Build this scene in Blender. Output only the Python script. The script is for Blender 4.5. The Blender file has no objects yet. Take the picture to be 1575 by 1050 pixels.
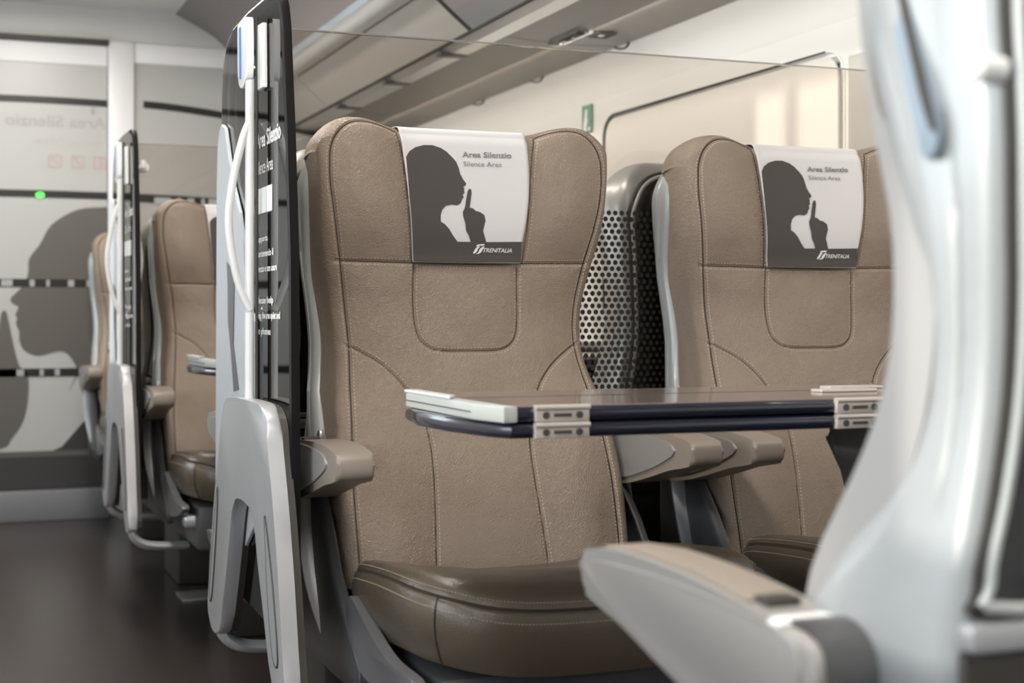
import bpy, bmesh, math, random
import numpy as np
from mathutils import Vector, Matrix

random.seed(4)
SC = bpy.context.scene
COL = SC.collection
PI = math.pi

# ------------------------------------------------------------------ camera
cam_d = bpy.data.cameras.new('camera')
cam = bpy.data.objects.new('camera', cam_d)
COL.objects.link(cam)
cam.location = (0, 0, 0.85)
cam.rotation_euler = (PI / 2, 0, -math.radians(21.4))
cam_d.sensor_width = 36
cam_d.lens = 36 * 2250 / 1575
cam_d.shift_y = -40 / 1575
cam_d.clip_start = 0.05
cam_d.dof.use_dof = True
cam_d.dof.focus_distance = 2.42
cam_d.dof.aperture_fstop = 5.0
SC.camera = cam

# ------------------------------------------------------------------ world, sun, exposure
W = bpy.data.worlds.new('daylight')
SC.world = W
W.use_nodes = True
W.node_tree.nodes['Background'].inputs[0].default_value = (0.80, 0.90, 1.0, 1)
W.node_tree.nodes['Background'].inputs[1].default_value = 2.2
SC.view_settings.view_transform = 'Standard'
SC.view_settings.look = 'None'
SC.view_settings.gamma = 1
SC.view_settings.exposure = 0.5
SC.view_settings.use_curve_mapping = False


def light(name, kind, loc, rot, energy, color=(1, 1, 1), sx=1, sy=1):
    d = bpy.data.lights.new(name, kind)
    o = bpy.data.objects.new(name, d)
    COL.objects.link(o)
    o.location = loc
    o.rotation_euler = rot
    d.energy = energy
    d.color = color
    if kind == 'AREA':
        d.shape = 'RECTANGLE'
        d.size = sx
        d.size_y = sy
    return o


sun = light('sun', 'SUN', (-4, 3, 2), (0, 0, 0), 1.5, (1.0, 0.95, 0.86))
sun.rotation_euler = Vector((1, 0.02, -0.062)).to_track_quat('-Z', 'Y').to_euler()
sun.data.angle = math.radians(1.0)
# daylight through the aisle-side windows of the coach (x = -0.95)
WINS_SLOTS = [(-2.1, -0.8), (-0.55, 0.75), (1.0, 2.3), (2.86, 3.06), (3.12, 3.26), (4.5, 5.8)]  # narrow pairs are unseen slots, cut to shape the sun patches on the blind
for (a, b, e) in ((-2.1, -0.8, 6), (-0.55, 0.75, 2.6), (1.0, 2.3, 5.5), (4.5, 5.8, 6)):
    light('window_daylight', 'AREA', (-1.0, (a + b) / 2, 1.15), (0, -PI / 2, 0), e, (0.86, 0.94, 1.0), 0.7, b - a)
for y in (-1.2, 0.9, 3.0, 5.1):
    light('ceiling_glow', 'AREA', (0.35, y, 2.12), (0, 0, 0), 15.5, (1.0, 0.95, 0.88), 0.28, 1.5)
light('wall_wash', 'AREA', (1.72, 3.4, 1.655), (0, math.radians(-35), 0), 8.5, (1.0, 0.96, 0.90), 0.05, 5.6)


# ------------------------------------------------------------------ materials
def mat(name, col, rough=0.5, metal=0.0, bump=None, emit=None, noise=None, coat=0.0, spec=0.5, sheen=0):
    m = bpy.data.materials.new(name)
    m.use_nodes = True
    n = m.node_tree.nodes
    l = m.node_tree.links
    b = n['Principled BSDF']
    b.inputs['Base Color'].default_value = (*col, 1)
    b.inputs['Roughness'].default_value = rough
    b.inputs['Metallic'].default_value = metal
    b.inputs['Specular IOR Level'].default_value = spec
    if coat:
        b.inputs['Coat Weight'].default_value = coat
        b.inputs['Coat Roughness'].default_value = 0.08
    if sheen:
        b.inputs['Sheen Weight'].default_value = sheen
    if emit:
        b.inputs['Emission Color'].default_value = (*emit[0], 1)
        b.inputs['Emission Strength'].default_value = emit[1]
    tc = n.new('ShaderNodeTexCoord')
    if noise:
        sc, amt = noise
        t = n.new('ShaderNodeTexNoise')
        t.inputs['Scale'].default_value = sc
        t.inputs['Detail'].default_value = 4
        l.new(tc.outputs['Object'], t.inputs['Vector'])
        mx = n.new('ShaderNodeMix')
        mx.data_type = 'RGBA'
        mx.inputs['A'].default_value = (*[c * (1 - amt) for c in col], 1)
        mx.inputs['B'].default_value = (*[min(1, c * (1 + amt)) for c in col], 1)
        l.new(t.outputs['Fac'], mx.inputs['Factor'])
        l.new(mx.outputs['Result'], b.inputs['Base Color'])
    if bump:
        prev = None
        for (kind, sc, st, dist) in bump:
            if kind == 'v':
                t = n.new('ShaderNodeTexVoronoi')
                t.feature = 'DISTANCE_TO_EDGE'
                out = t.outputs['Distance']
            else:
                t = n.new('ShaderNodeTexNoise')
                t.inputs['Detail'].default_value = 3
                out = t.outputs['Fac']
            t.inputs['Scale'].default_value = sc
            l.new(tc.outputs['Object'], t.inputs['Vector'])
            bp = n.new('ShaderNodeBump')
            bp.inputs['Strength'].default_value = st
            bp.inputs['Distance'].default_value = dist
            l.new(out, bp.inputs['Height'])
            if prev:
                l.new(prev.outputs['Normal'], bp.inputs['Normal'])
            prev = bp
        l.new(prev.outputs['Normal'], b.inputs['Normal'])
    return m


def glass_mat(name, tint, gloss=1.0, rough=0.0):
    m = bpy.data.materials.new(name)
    m.use_nodes = True
    n = m.node_tree.nodes
    l = m.node_tree.links
    n.remove(n['Principled BSDF'])
    tr = n.new('ShaderNodeBsdfTransparent')
    tr.inputs[0].default_value = (*tint, 1)
    gl = n.new('ShaderNodeBsdfGlossy')
    gl.inputs['Roughness'].default_value = rough
    gl.inputs[0].default_value = (gloss, gloss, gloss, 1)
    fr = n.new('ShaderNodeFresnel')
    fr.inputs[0].default_value = 1.45
    mx = n.new('ShaderNodeMixShader')
    l.new(fr.outputs[0], mx.inputs[0])
    l.new(tr.outputs[0], mx.inputs[1])
    l.new(gl.outputs[0], mx.inputs[2])
    l.new(mx.outputs[0], n['Material Output'].inputs[0])
    return m


GRAIN = [('n', 16, 0.35, 0.014), ('n', 55, 0.25, 0.004), ('v', 300, 0.75, 0.0028), ('n', 700, 0.3, 0.0012)]
M = {
    'leather': mat('taupe_leather', (0.298, 0.228, 0.174), 0.35, bump=GRAIN, noise=(7, 0.10), spec=0.55),
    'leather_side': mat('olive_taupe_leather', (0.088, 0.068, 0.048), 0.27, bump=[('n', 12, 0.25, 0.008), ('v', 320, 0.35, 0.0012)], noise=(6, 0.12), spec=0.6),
    'groove': mat('seam_piping', (0.028, 0.020, 0.016), 0.8),
    'thread': mat('pale_thread', (0.54, 0.45, 0.355), 0.7),
    'thread_dark': mat('olive_thread', (0.30, 0.24, 0.18), 0.7),
    'cap': mat('pale_grey_green_end_cap', (0.42, 0.44, 0.42), 0.4, 0.1),
    'trim_grey': mat('satin_grey_metal', (0.24, 0.24, 0.25), 0.3, 0.6),
    'bolster': mat('pale_greige_bolster', (0.40, 0.385, 0.37), 0.5),
    'shell': mat('pale_silver_shell', (0.40, 0.415, 0.415), 0.36, 0.2, noise=(60, 0.03), coat=0.2),
    'silver': mat('silver_metal', (0.56, 0.56, 0.58), 0.28, 0.75),
    'frame': mat('silver_grey_plastic', (0.42, 0.42, 0.43), 0.35, 0.25, bump=[('n', 500, 0.06, 0.0006)]),
    'dark': mat('dark_glossy_plastic', (0.030, 0.026, 0.023), 0.22, coat=0.3),
    'back': mat('dark_grey_panel', (0.058, 0.058, 0.06), 0.42),
    'greyd': mat('charcoal_grey', (0.085, 0.085, 0.09), 0.45),
    'grip': mat('blue_grey_grip', (0.25, 0.31, 0.37), 0.35),
    'arm': mat('taupe_armrest_skin', (0.27, 0.225, 0.185), 0.42, bump=[('v', 700, 0.25, 0.0008)], noise=(8, 0.06)),
    'arm_side': mat('greige_armrest_side', (0.27, 0.255, 0.24), 0.42, bump=[('n', 700, 0.08, 0.0005)]),
    'cloth': mat('white_headrest_cloth', (0.70, 0.68, 0.675), 0.9, bump=[('v', 900, 0.2, 0.0006)]),
    'print': mat('charcoal_print', (0.075, 0.065, 0.060), 0.85, bump=[('v', 900, 0.25, 0.0006)]),
    'print_grey': mat('grey_print', (0.22, 0.21, 0.205), 0.85),
    'white_print': mat('white_print', (0.85, 0.84, 0.82), 0.8),
    'white': mat('white_enamel', (0.80, 0.80, 0.78), 0.3),
    'white_ink': mat('white_lettering', (0.88, 0.87, 0.85), 0.5),
    'blue': mat('blue_stripe', (0.06, 0.20, 0.55), 0.4),
    'navy': mat('navy_edge_band', (0.008, 0.010, 0.022), 0.25, coat=0.6),
    'top': mat('mauve_brown_laminate', (0.20, 0.155, 0.14), 0.16, coat=0.5, spec=0.6),
    'hinge': mat('beige_hinge_metal', (0.62, 0.57, 0.53), 0.35, 0.45),
    'pale_edge': mat('pale_aluminium', (0.66, 0.68, 0.66), 0.4, 0.3),
    'steel': mat('brushed_steel', (0.45, 0.44, 0.42), 0.3, 0.8),
    'screw': mat('dark_screw', (0.10, 0.09, 0.085), 0.4, 0.6),
    'wall': mat('cream_wall_lining', (0.80, 0.785, 0.75), 0.5, noise=(3, 0.02)),
    'wallg': mat('grey_wall_lining', (0.52, 0.50, 0.46), 0.5),
    'blind': mat('cream_roller_blind', (0.72, 0.69, 0.645), 0.7, bump=[('n', 300, 0.1, 0.0006)]),
    'gasket': mat('black_gasket', (0.035, 0.030, 0.024), 0.5),
    'floor': mat('dark_brown_floor', (0.040, 0.032, 0.029), 0.26, noise=(4, 0.2), bump=[('n', 30, 0.05, 0.003)]),
    'ceil': mat('grey_ceiling_lining', (0.66, 0.65, 0.625), 0.5),
    'ceilb': mat('brown_grey_ceiling_cove', (0.20, 0.175, 0.165), 0.45),
    'rack': mat('brown_grey_rack_underside', (0.23, 0.208, 0.18), 0.42),
    'rackc': mat('cream_rack_panel', (0.56, 0.52, 0.46), 0.35),
    'rackg': mat('glossy_rack_panel', (0.62, 0.62, 0.62), 0.09, 0.55),
    'alu': mat('satin_aluminium', (0.62, 0.61, 0.59), 0.28, 0.55),
    'frost': mat('frosted_glass', (0.47, 0.465, 0.445), 0.32),
    'doorframe': mat('white_door_frame', (0.80, 0.79, 0.79), 0.4),
    'sil': mat('grey_brown_film', (0.115, 0.104, 0.093), 0.4),
    'sild': mat('dark_film', (0.05, 0.047, 0.045), 0.35),
    'clear': mat('clear_strip_dark', (0.028, 0.026, 0.024), 0.35, spec=0.3),
    'faint': mat('faint_grey_film', (0.40, 0.39, 0.37), 0.5),
    'rose': mat('faint_rose_film', (0.50, 0.38, 0.36), 0.5),
    'green': mat('green_indicator', (0.05, 0.6, 0.05), 0.4, emit=((0.08, 1.0, 0.10), 1.6)),
    'sign_green': mat('green_sign', (0.10, 0.28, 0.18), 0.5),
    'plinth': mat('grey_threshold', (0.22, 0.22, 0.23), 0.4),
    'lamp': mat('lamp_diffuser', (0.9, 0.9, 0.9), 0.5, emit=((1.0, 0.95, 0.88), 3.0)),
    'glass_tint': glass_mat('smoked_glass', (0.46, 0.43, 0.40), 0.8),
    'glass_clear': glass_mat('lightly_tinted_glass', (0.90, 0.875, 0.845), 0.9),
    'glass_edge': mat('black_glass_edge', (0.010, 0.009, 0.009), 0.5, spec=0.08),
    'edge_line': mat('bright_glass_edge', (0.35, 0.34, 0.32), 0.15, 0.3),
    'dots': mat('black_frit_dots', (0.022, 0.018, 0.015), 0.5),
    'panel_grey': mat('pale_blue_grey_panel', (0.50, 0.53, 0.56), 0.4, noise=(90, 0.04)),
}


# ------------------------------------------------------------------ helpers
def tag(o, label=None, cat=None, group=None, kind=None):
    if label: o['label'] = label
    if cat: o['category'] = cat
    if group: o['group'] = group
    if kind: o['kind'] = kind
    return o


def empty(name, loc=(0, 0, 0), rz=0.0):
    o = bpy.data.objects.new(name, None)
    COL.objects.link(o)
    o.location = loc
    o.rotation_euler = (0, 0, rz)
    o.empty_display_size = 0.1
    return o


def obj(name, bm, m, parent=None, smooth=True, angle=40):
    me = bpy.data.meshes.new(name)
    bmesh.ops.recalc_face_normals(bm, faces=bm.faces[:])
    bm.to_mesh(me)
    bm.free()
    me.materials.append(M[m] if isinstance(m, str) else m)
    if smooth:
        me.shade_smooth()
        me.set_sharp_from_angle(angle=math.radians(angle))
    o = bpy.data.objects.new(name, me)
    COL.objects.link(o)
    o.parent = parent
    return o


def struct(name, bm, m, parent=None, **k):
    o = obj(name, bm, m, parent, **k)
    if parent is None:
        o['kind'] = 'structure'
    return o


def copy_tree(o, parent=None):
    c = o.copy()
    COL.objects.link(c)
    c.parent = parent
    for ch in list(o.children):
        copy_tree(ch, c)
    return c


def box(bm, x0, x1, y0, y1, z0, z1, bev=0.0, seg=2):
    vs = [bm.verts.new(p) for p in ((x0, y0, z0), (x1, y0, z0), (x1, y1, z0), (x0, y1, z0),
                                    (x0, y0, z1), (x1, y0, z1), (x1, y1, z1), (x0, y1, z1))]
    fs = [bm.faces.new([vs[i] for i in f]) for f in ((0, 3, 2, 1), (4, 5, 6, 7), (0, 1, 5, 4), (1, 2, 6, 5), (2, 3, 7, 6), (3, 0, 4, 7))]
    if bev:
        es = list({e for f in fs for e in f.edges})
        bmesh.ops.bevel(bm, geom=es, offset=bev, segments=seg, profile=0.5, affect='EDGES')
    return bm


def BX(*a, **k):
    return box(bmesh.new(), *a, **k)


def spline(pts, n=8, closed=False):
    """Catmull-Rom through points of any dimension"""
    P = [np.array(p, float) for p in pts]
    N = len(P)
    out = []
    rng = range(N) if closed else range(N - 1)
    for i in rng:
        p1, p2 = P[i], P[(i + 1) % N]
        p0 = P[(i - 1) % N] if closed or i > 0 else p1
        p3 = P[(i + 2) % N] if closed or i + 2 < N else p2
        for k in range(n):
            t = k / n
            out.append(0.5 * (2 * p1 + (p2 - p0) * t + (2 * p0 - 5 * p1 + 4 * p2 - p3) * t * t + (3 * p1 - p0 - 3 * p2 + p3) * t ** 3))
    if not closed:
        out.append(P[-1])
    return [tuple(p) for p in out]


def prism(bm, poly, a, b, axis='x', bev=0.0, seg=2):
    """poly in the plane across the axis, extruded from a to b"""
    def pt(p, w):
        if axis == 'x': return (w, p[0], p[1])
        if axis == 'y': return (p[0], w, p[1])
        return (p[0], p[1], w)
    va = [bm.verts.new(pt(p, a)) for p in poly]
    vb = [bm.verts.new(pt(p, b)) for p in poly]
    n = len(poly)
    fa = bm.faces.new(va[::-1])
    fb = bm.faces.new(vb)
    for i in range(n):
        bm.faces.new((va[i], va[(i + 1) % n], vb[(i + 1) % n], vb[i]))
    if bev:
        es = list(set(fa.edges[:]) | set(fb.edges[:]))
        bmesh.ops.bevel(bm, geom=es, offset=bev, segments=seg, profile=0.5, affect='EDGES', clamp_overlap=True)
    return bm


def PR(*a, **k):
    return prism(bmesh.new(), *a, **k)


def tube(bm, pts, r, n=10, closed=False, caps=True, rr=None):
    pts = [Vector(p) for p in pts]
    N = len(pts)
    rings = []
    up = None
    for i, p in enumerate(pts):
        if closed:
            t = (pts[(i + 1) % N] - pts[i - 1]).normalized()
        else:
            t = (pts[min(i + 1, N - 1)] - pts[max(i - 1, 0)]).normalized()
        if up is None:
            up = Vector((0, 0, 1)) if abs(t.z) < 0.9 else Vector((1, 0, 0))
        s = t.cross(up).normalized()
        up = s.cross(t).normalized()
        rad = r if rr is None else rr[i]
        rx, ry = rad if isinstance(rad, tuple) else (rad, rad)
        rings.append([bm.verts.new(p + s * (math.cos(2 * PI * k / n) * rx) + up * (math.sin(2 * PI * k / n) * ry)) for k in range(n)])
    for i in range(N if closed else N - 1):
        A, B = rings[i], rings[(i + 1) % N]
        for k in range(n):
            bm.faces.new((A[k], A[(k + 1) % n], B[(k + 1) % n], B[k]))
    if caps and not closed:
        bm.faces.new(rings[0][::-1])
        bm.faces.new(rings[-1])
    return bm


def TU(*a, **k):
    return tube(bmesh.new(), *a, **k)


def cyl(bm, c, axis, r, h, n=20, bev=0.0):
    c = Vector(c)
    d = Vector(axis).normalized()
    tube(bm, [c, c + d * h], r, n)
    return bm


def rows_mesh(bm, rows, closed=False):
    V = [[bm.verts.new(p) for p in r] for r in rows]
    for A, B in zip(V, V[1:]):
        n = len(A)
        for k in range(n if closed else n - 1):
            bm.faces.new((A[k], A[(k + 1) % n], B[(k + 1) % n], B[k]))
    return V


def interp(tab):
    xs = sorted(tab)
    X = np.array([p[0] for p in xs])
    Y = np.array([p[1] for p in xs])
    # smooth cubic through the table
    def f(z):
        z = np.asarray(z, float)
        h = np.diff(X)
        d = np.diff(Y) / h
        m = np.zeros(len(X))
        m[1:-1] = (d[:-1] + d[1:]) / 2
        m[0], m[-1] = d[0], d[-1]
        zc = np.clip(z, X[0], X[-1])
        i = np.clip(np.searchsorted(X, zc) - 1, 0, len(X) - 2)
        t = (zc - X[i]) / h[i]
        return ((2 * t ** 3 - 3 * t ** 2 + 1) * Y[i] + (t ** 3 - 2 * t ** 2 + t) * h[i] * m[i]
                + (-2 * t ** 3 + 3 * t ** 2) * Y[i + 1] + (t ** 3 - t ** 2) * h[i] * m[i + 1])
    return f


def text_bm(s, size, bold=0.0, shear=0.0, align='LEFT', sx=1.0, spacing=1.0):
    c = bpy.data.curves.new('lettering', 'FONT')
    c.body = s
    c.size = size
    c.offset = bold
    c.shear = shear
    c.align_x = align
    c.space_character = spacing
    c.resolution_u = 3
    o = bpy.data.objects.new('lettering', c)
    COL.objects.link(o)
    dg = bpy.context.evaluated_depsgraph_get()
    dg.update()
    me = bpy.data.meshes.new_from_object(o.evaluated_get(dg))
    bm = bmesh.new()
    bm.from_mesh(me)
    bpy.data.meshes.remove(me)
    bpy.data.objects.remove(o)
    bpy.data.curves.remove(c)
    for v in bm.verts:
        v.co.x *= sx
    return bm


def poly_bm(*polys):
    bm = bmesh.new()
    for poly in polys:
        f = bm.faces.new([bm.verts.new((p[0], p[1], 0)) for p in poly])
    bmesh.ops.triangulate(bm, faces=bm.faces[:])
    return bm


def bisect_grid(bm, step):
    for ax in (0, 1):
        if not bm.verts: return
        lo = min(v.co[ax] for v in bm.verts)
        hi = max(v.co[ax] for v in bm.verts)
        k = lo + step
        while k < hi:
            co = [0, 0, 0]; co[ax] = k
            no = [0, 0, 0]; no[ax] = 1
            bmesh.ops.bisect_plane(bm, geom=bm.verts[:] + bm.edges[:] + bm.faces[:], plane_co=co, plane_no=no)
            k += step


def wrap(bm, f):
    for v in bm.verts:
        v.co = Vector(f(v.co.x, v.co.y))
    return bm


def join(*bms):
    out = bmesh.new()
    for b in bms:
        me = bpy.data.meshes.new('tmp')
        b.to_mesh(me)
        b.free()
        out.from_mesh(me)
        bpy.data.meshes.remove(me)
    return out


# ================================================================== SETTING
struct('floor', BX(-0.95, 2.0, -3.0, 7.6, -0.03, 0.0), 'floor', smooth=False)
struct('ceiling', BX(-1.0, 2.06, -3.0, 7.6, 2.15, 2.18), 'ceil', smooth=False)


def wall_with_holes(x0, x1, y0, y1, z0, z1, holes):
    bm = bmesh.new()
    ys = y0
    for (a, b, c, d) in sorted(holes):
        box(bm, x0, x1, ys, a, z0, z1)
        box(bm, x0, x1, a, b, z0, c)
        box(bm, x0, x1, a, b, d, z1)
        ys = b
    box(bm, x0, x1, ys, y1, z0, z1)
    return bm


hl = [(a, b, 0.80, 1.5) for (a, b) in WINS_SLOTS if b - a > 0.5] + [(a, b, 1.38, 1.60) for (a, b) in WINS_SLOTS if b - a < 0.5]
struct('wall_left', wall_with_holes(-1.0, -0.95, -3.0, 7.6, 0, 2.15, hl), 'wall', smooth=False)
struct('wall_right', wall_with_holes(2.0, 2.06, -3.0, 7.6, 0, 1.60, [(1.02, 2.36, 0.78, 1.47), (2.96, 4.24, 0.78, 1.47), (4.86, 6.1, 0.78, 1.47)]), 'wall', smooth=False)
# curved lining between the window band and the luggage rack
sec = spline([(2.0, 1.55), (1.992, 1.60), (1.972, 1.64), (1.93, 1.672), (1.88, 1.69)], 5)
bm = bmesh.new()
rows_mesh(bm, [[(x, y, z) for (x, z) in sec] for y in (-3.0, 2.0, 5.0, 7.6)])
rows_mesh(bm, [[(x, y, z) for (x, z) in ((1.88, 1.69), (2.06, 1.69), (2.06, 1.55), (2.0, 1.55))] for y in (-3.0, 7.6)])
struct('trim_1', bm, 'wall')
tag(bpy.data.objects['trim_1'], kind='structure')
struct('wall_rear', BX(-1.0, 2.06, -3.05, -3.0, 0, 2.15), 'wallg', smooth=False)
struct('wall_end', BX(-1.0, 2.06, 7.5, 7.55, 0, 2.15), 'wallg', smooth=False)


# windows of the right wall: gasket frame, pane, grey sill
def window(n, y0, y1):
    z0, z1 = 0.78, 1.485
    r = 0.07
    def rr(y0, y1, z0, z1, r):
        P = []
        for (cy, cz, a) in ((y1 - r, z1 - r, 0), (y0 + r, z1 - r, 90), (y0 + r, z0 + r, 180), (y1 - r, z0 + r, 270)):
            for k in range(7):
                t = math.radians(a + 15 * k)
                P.append((cy + r * math.cos(t), cz + r * math.sin(t)))
        return P
    loop = [(1.998, y, z) for (y, z) in rr(y0, y1, z0, z1, r)]
    o = struct('window_%d' % n, TU(loop, 0.003, 8, closed=True), 'wall')
    obj('gasket', TU([(1.990, y1, 0.87)] + [(1.990, y, z) for (x, y, z) in loop[0:8]], 0.009, 8, rr=[0.009] * 4 + [0.008, 0.0065, 0.006, 0.0055, 0.002]), 'gasket', o)
    pane = obj('pane', BX(2.035, 2.04, y0, y1, z0, z1), 'glass_clear', o, smooth=False)
    return o, rr


for n, (a, b) in enumerate(((1.0, 2.38), (2.94, 4.26), (4.84, 6.12))):
    o, rr = window(n + 1, a, b)
    low = 0.865
    poly = [(y, max(z, low)) for (y, z) in rr(a + 0.006, b - 0.016, 0.786, 1.472, 0.062)]
    q = []
    for p in poly:
        if not q or abs(p[0] - q[-1][0]) + abs(p[1] - q[-1][1]) > 1e-4: q.append(p)
    bl = obj('roller_blind', PR(q, 1.984, 1.990, 'x'), 'blind', None, angle=30)
    bar = obj('hem_bar', BX(1.978, 1.992, a + 0.02, b - 0.02, low - 0.012, low + 0.006, 0.003), 'alu', bl)
    tag(bl, ['cream roller blind lowered over the window beside the nearest table, behind the big pale shell',
             'cream roller blind with bright sun patches, pulled down behind the right headrest',
             'cream roller blind of the window furthest down the coach'][n], 'blind', 'roller blinds on the right wall')
struct('trim_7', BX(1.990, 2.0, 2.46, 2.915, 0.77, 1.46, 0.004), 'wallg')
# lower right wall: heater duct panel
struct('baseboard_right', BX(1.90, 2.0, -3.0, 7.5, 0.0, 0.40, 0.01), 'greyd')
bm = BX(1.955, 2.0, -3.0, 7.5, 0.40, 0.735, 0.008)
struct('trim_2', bm, 'greyd')
struct('trim_3', BX(1.94, 2.0, -3.0, 7.5, 0.738, 0.765, 0.006), 'alu')

# ------------------------------------------------------------------ end wall with glass door (y = 6.4)
YW = 6.40
bm = bmesh.new()
box(bm, -0.95, 0.665, YW, YW + 0.05, 2.012, 2.15)
box(bm, 0.665, 2.0, YW, YW + 0.05, 2.012, 2.15)
struct('wall_back', bm, 'ceil', smooth=False)
bm = bmesh.new()
box(bm, 0.668, 0.775, YW - 0.02, YW + 0.05, 0.0, 2.010, 0.006)
box(bm, 0.775, 2.0, YW - 0.01, YW + 0.05, 1.925, 2.010, 0.004)
struct('trim_4', bm, 'doorframe')
struct('trim_5', BX(-0.95, 0.668, YW - 0.035, YW, 1.992, 2.012), 'gasket', smooth=False)
struct('baseboard_back', BX(-0.95, 0.668, YW - 0.06, YW, 0.0, 0.125, 0.005), 'plinth')


def band(x0, x1, zc, h, sag, y, n=24):
    """gently curved horizontal strip standing 2 mm proud of the pane"""
    top, bot = [], []
    for k in range(n + 1):
        x = x0 + (x1 - x0) * k / n
        q = sag * (1 - ((x - 0.40) / 0.9) ** 2)
        top.append((x, zc + q + h / 2))
        bot.append((x, zc + q - h / 2))
    return PR(top + bot[::-1], y - 0.003, y - 0.0005, 'y')


door = struct('door_1', BX(-0.94, 0.664, YW, YW + 0.012, 0.13, 1.99), 'frost', smooth=False)
obj('header_rail', BX(-0.94, 0.664, YW - 0.006, YW, 1.905, 1.99), 'doorframe', door, smooth=False)
for (zc, h, sg) in ((1.715, 0.028, 0.035), (1.345, 0.03, 0.012), (0.985, 0.034, 0.0), (0.612, 0.034, 0.0)):
    obj('clear_strip', band(-0.94, 0.664, zc, h, sg, YW), 'clear', door, smooth=False)
# light blocks: pieces of the vestibule showing through the clear strips
bm = bmesh.new()
for (x0, x1, z) in ((0.352, 0.372, 0.985), (0.418, 0.432, 0.985), (0.505, 0.53, 0.985), (0.58, 0.655, 0.985), (0.24, 0.285, 0.985),
                    (0.392, 0.408, 0.612), (0.452, 0.472, 0.612), (0.30, 0.33, 0.612), (0.56, 0.60, 0.612), (0.60, 0.61, 1.715)):
    box(bm, x0, x1, YW - 0.0055, YW - 0.0032, z - 0.014, z + 0.014, 0.002, 1)
obj('strip_block', bm, 'faint', door)
# silhouette film
head = spline([(0.664, 1.309), (0.544, 1.295), (0.44, 1.23), (0.393, 1.147), (0.35, 1.085), (0.345, 1.02), (0.318, 0.965), (0.278, 0.922), (0.285, 0.90), (0.308, 0.885),
               (0.296, 0.855), (0.303, 0.838), (0.298, 0.815), (0.311, 0.783), (0.312, 0.745), (0.332, 0.705), (0.388, 0.682), (0.479, 0.701),
               (0.525, 0.66), (0.539, 0.605), (0.50, 0.52)], 4)
film1 = head[:-1] + [(0.545, 0.60), (0.57, 0.50), (0.664, 0.455)]
obj('head_film', join(PR(film1, YW - 0.0028, YW - 0.0006, 'y')), 'sil', door, smooth=False)
hand = spline([(-0.2, 0.56), (0.05, 0.60), (0.20, 0.62), (0.225, 0.70), (0.232, 0.80), (0.242, 0.862), (0.258, 0.868), (0.268, 0.83), (0.290, 0.72), (0.312, 0.64),
               (0.345, 0.60), (0.345, 0.50), (0.325, 0.41), (0.28, 0.34), (0.235, 0.30), (0.0, 0.28)], 4)
obj('hand_film', PR(hand + [(-0.2, 0.28)], YW - 0.0030, YW - 0.0008, 'y'), 'sil', door, smooth=False)
obj('shoulder_film', PR([(0.43, 0.28), (0.48, 0.30), (0.54, 0.37), (0.60, 0.44), (0.664, 0.455), (0.664, 0.28)], YW - 0.0034, YW - 0.0009, 'y'), 'sild', door, smooth=False)
obj('bottom_film', BX(-0.94, 0.664, YW - 0.004, YW - 0.0005, 0.13, 0.285), 'sild', door, smooth=False)
obj('brown_strip', BX(-0.94, 0.664, YW - 0.0055, YW - 0.0042, 0.262, 0.285), 'sil', door, smooth=False)
# mirrored lettering on the film, as seen from behind the door glass
b = text_bm('Area Silenzio', 0.066, 0.0012)
wd = max(v.co.x for v in b.verts)
k = 0.405 / wd
wrap(b, lambda x, y: (0.660 - x * k, YW - 0.0012, 1.640 + y))
obj('lettering', b, 'faint', door, smooth=False)
b = text_bm('Silence Area', 0.045)
wd = max(v.co.x for v in b.verts)
k2 = 0.285 / wd
wrap(b, lambda x, y: (0.650 - x * k2, YW - 0.0012, 1.568 + y))
obj('lettering', b, mat('fainter_film', (0.50, 0.49, 0.47), 0.5), door, smooth=False)
for i, x in enumerate((0.635, 0.545, 0.452)):
    bm = bmesh.new()
    for (a, c, d, e) in ((-.027, .027, .021, .027), (-.027, .027, -.027, -.021), (-.027, -.021, -.021, .021), (.021, .027, -.021, .021)):
        box(bm, x + a, x + c, YW - 0.0022, YW - 0.0005, 1.495 + d, 1.495 + e)
    if i == 0: box(bm, x - 0.006, x + 0.012, YW - 0.0022, YW - 0.0005, 1.478, 1.512)
    else: prism(bm, [(x - 0.018, 1.512), (x - 0.008, 1.512), (x + 0.018, 1.48), (x + 0.008, 1.48)], YW - 0.0022, YW - 0.0005, 'y')
    obj('pictogram', bm, 'rose', door, smooth=False)
bm = bmesh.new()
tube(bm, [(0.393, YW - 0.014, 1.352), (0.393, YW - 0.002, 1.352)], (0.017), 20)
for v in bm.verts: v.co.z = 1.352 + (v.co.z - 1.352) * 0.6
obj('indicator_lamp', bm, 'green', door)

fixed = struct('window_4', BX(0.775, 2.0, YW, YW + 0.012, 0.0, 1.925), 'frost', smooth=False)


def band2(x0, x1, z0, z1, h, y):
    n = 16
    T, B = [], []
    for k in range(n + 1):
        t = k / n
        x = x0 + (x1 - x0) * t
        z = z0 + (z1 - z0) * t ** 1.4
        T.append((x, z + h / 2)); B.append((x, z - h / 2))
    return PR(T + B[::-1], y - 0.003, y - 0.0005, 'y')


obj('clear_strip', band2(0.815, 1.9, 1.752, 1.60, 0.030, YW), 'clear', fixed, smooth=False)
obj('clear_strip', band2(0.775, 1.9, 1.352, 1.30, 0.036, YW), 'clear', fixed, smooth=False)
bm = bmesh.new()
for (x0, x1) in ((0.86, 0.93), (0.955, 0.975), (1.00, 1.03), (1.06, 1.075), (1.09, 1.13)):
    box(bm, x0, x1, YW - 0.0055, YW - 0.0032, 1.328, 1.356, 0.003, 1)
obj('strip_block', bm, 'panel_grey', fixed)  # pale blocks for the vestibule seen through this clear strip

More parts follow.
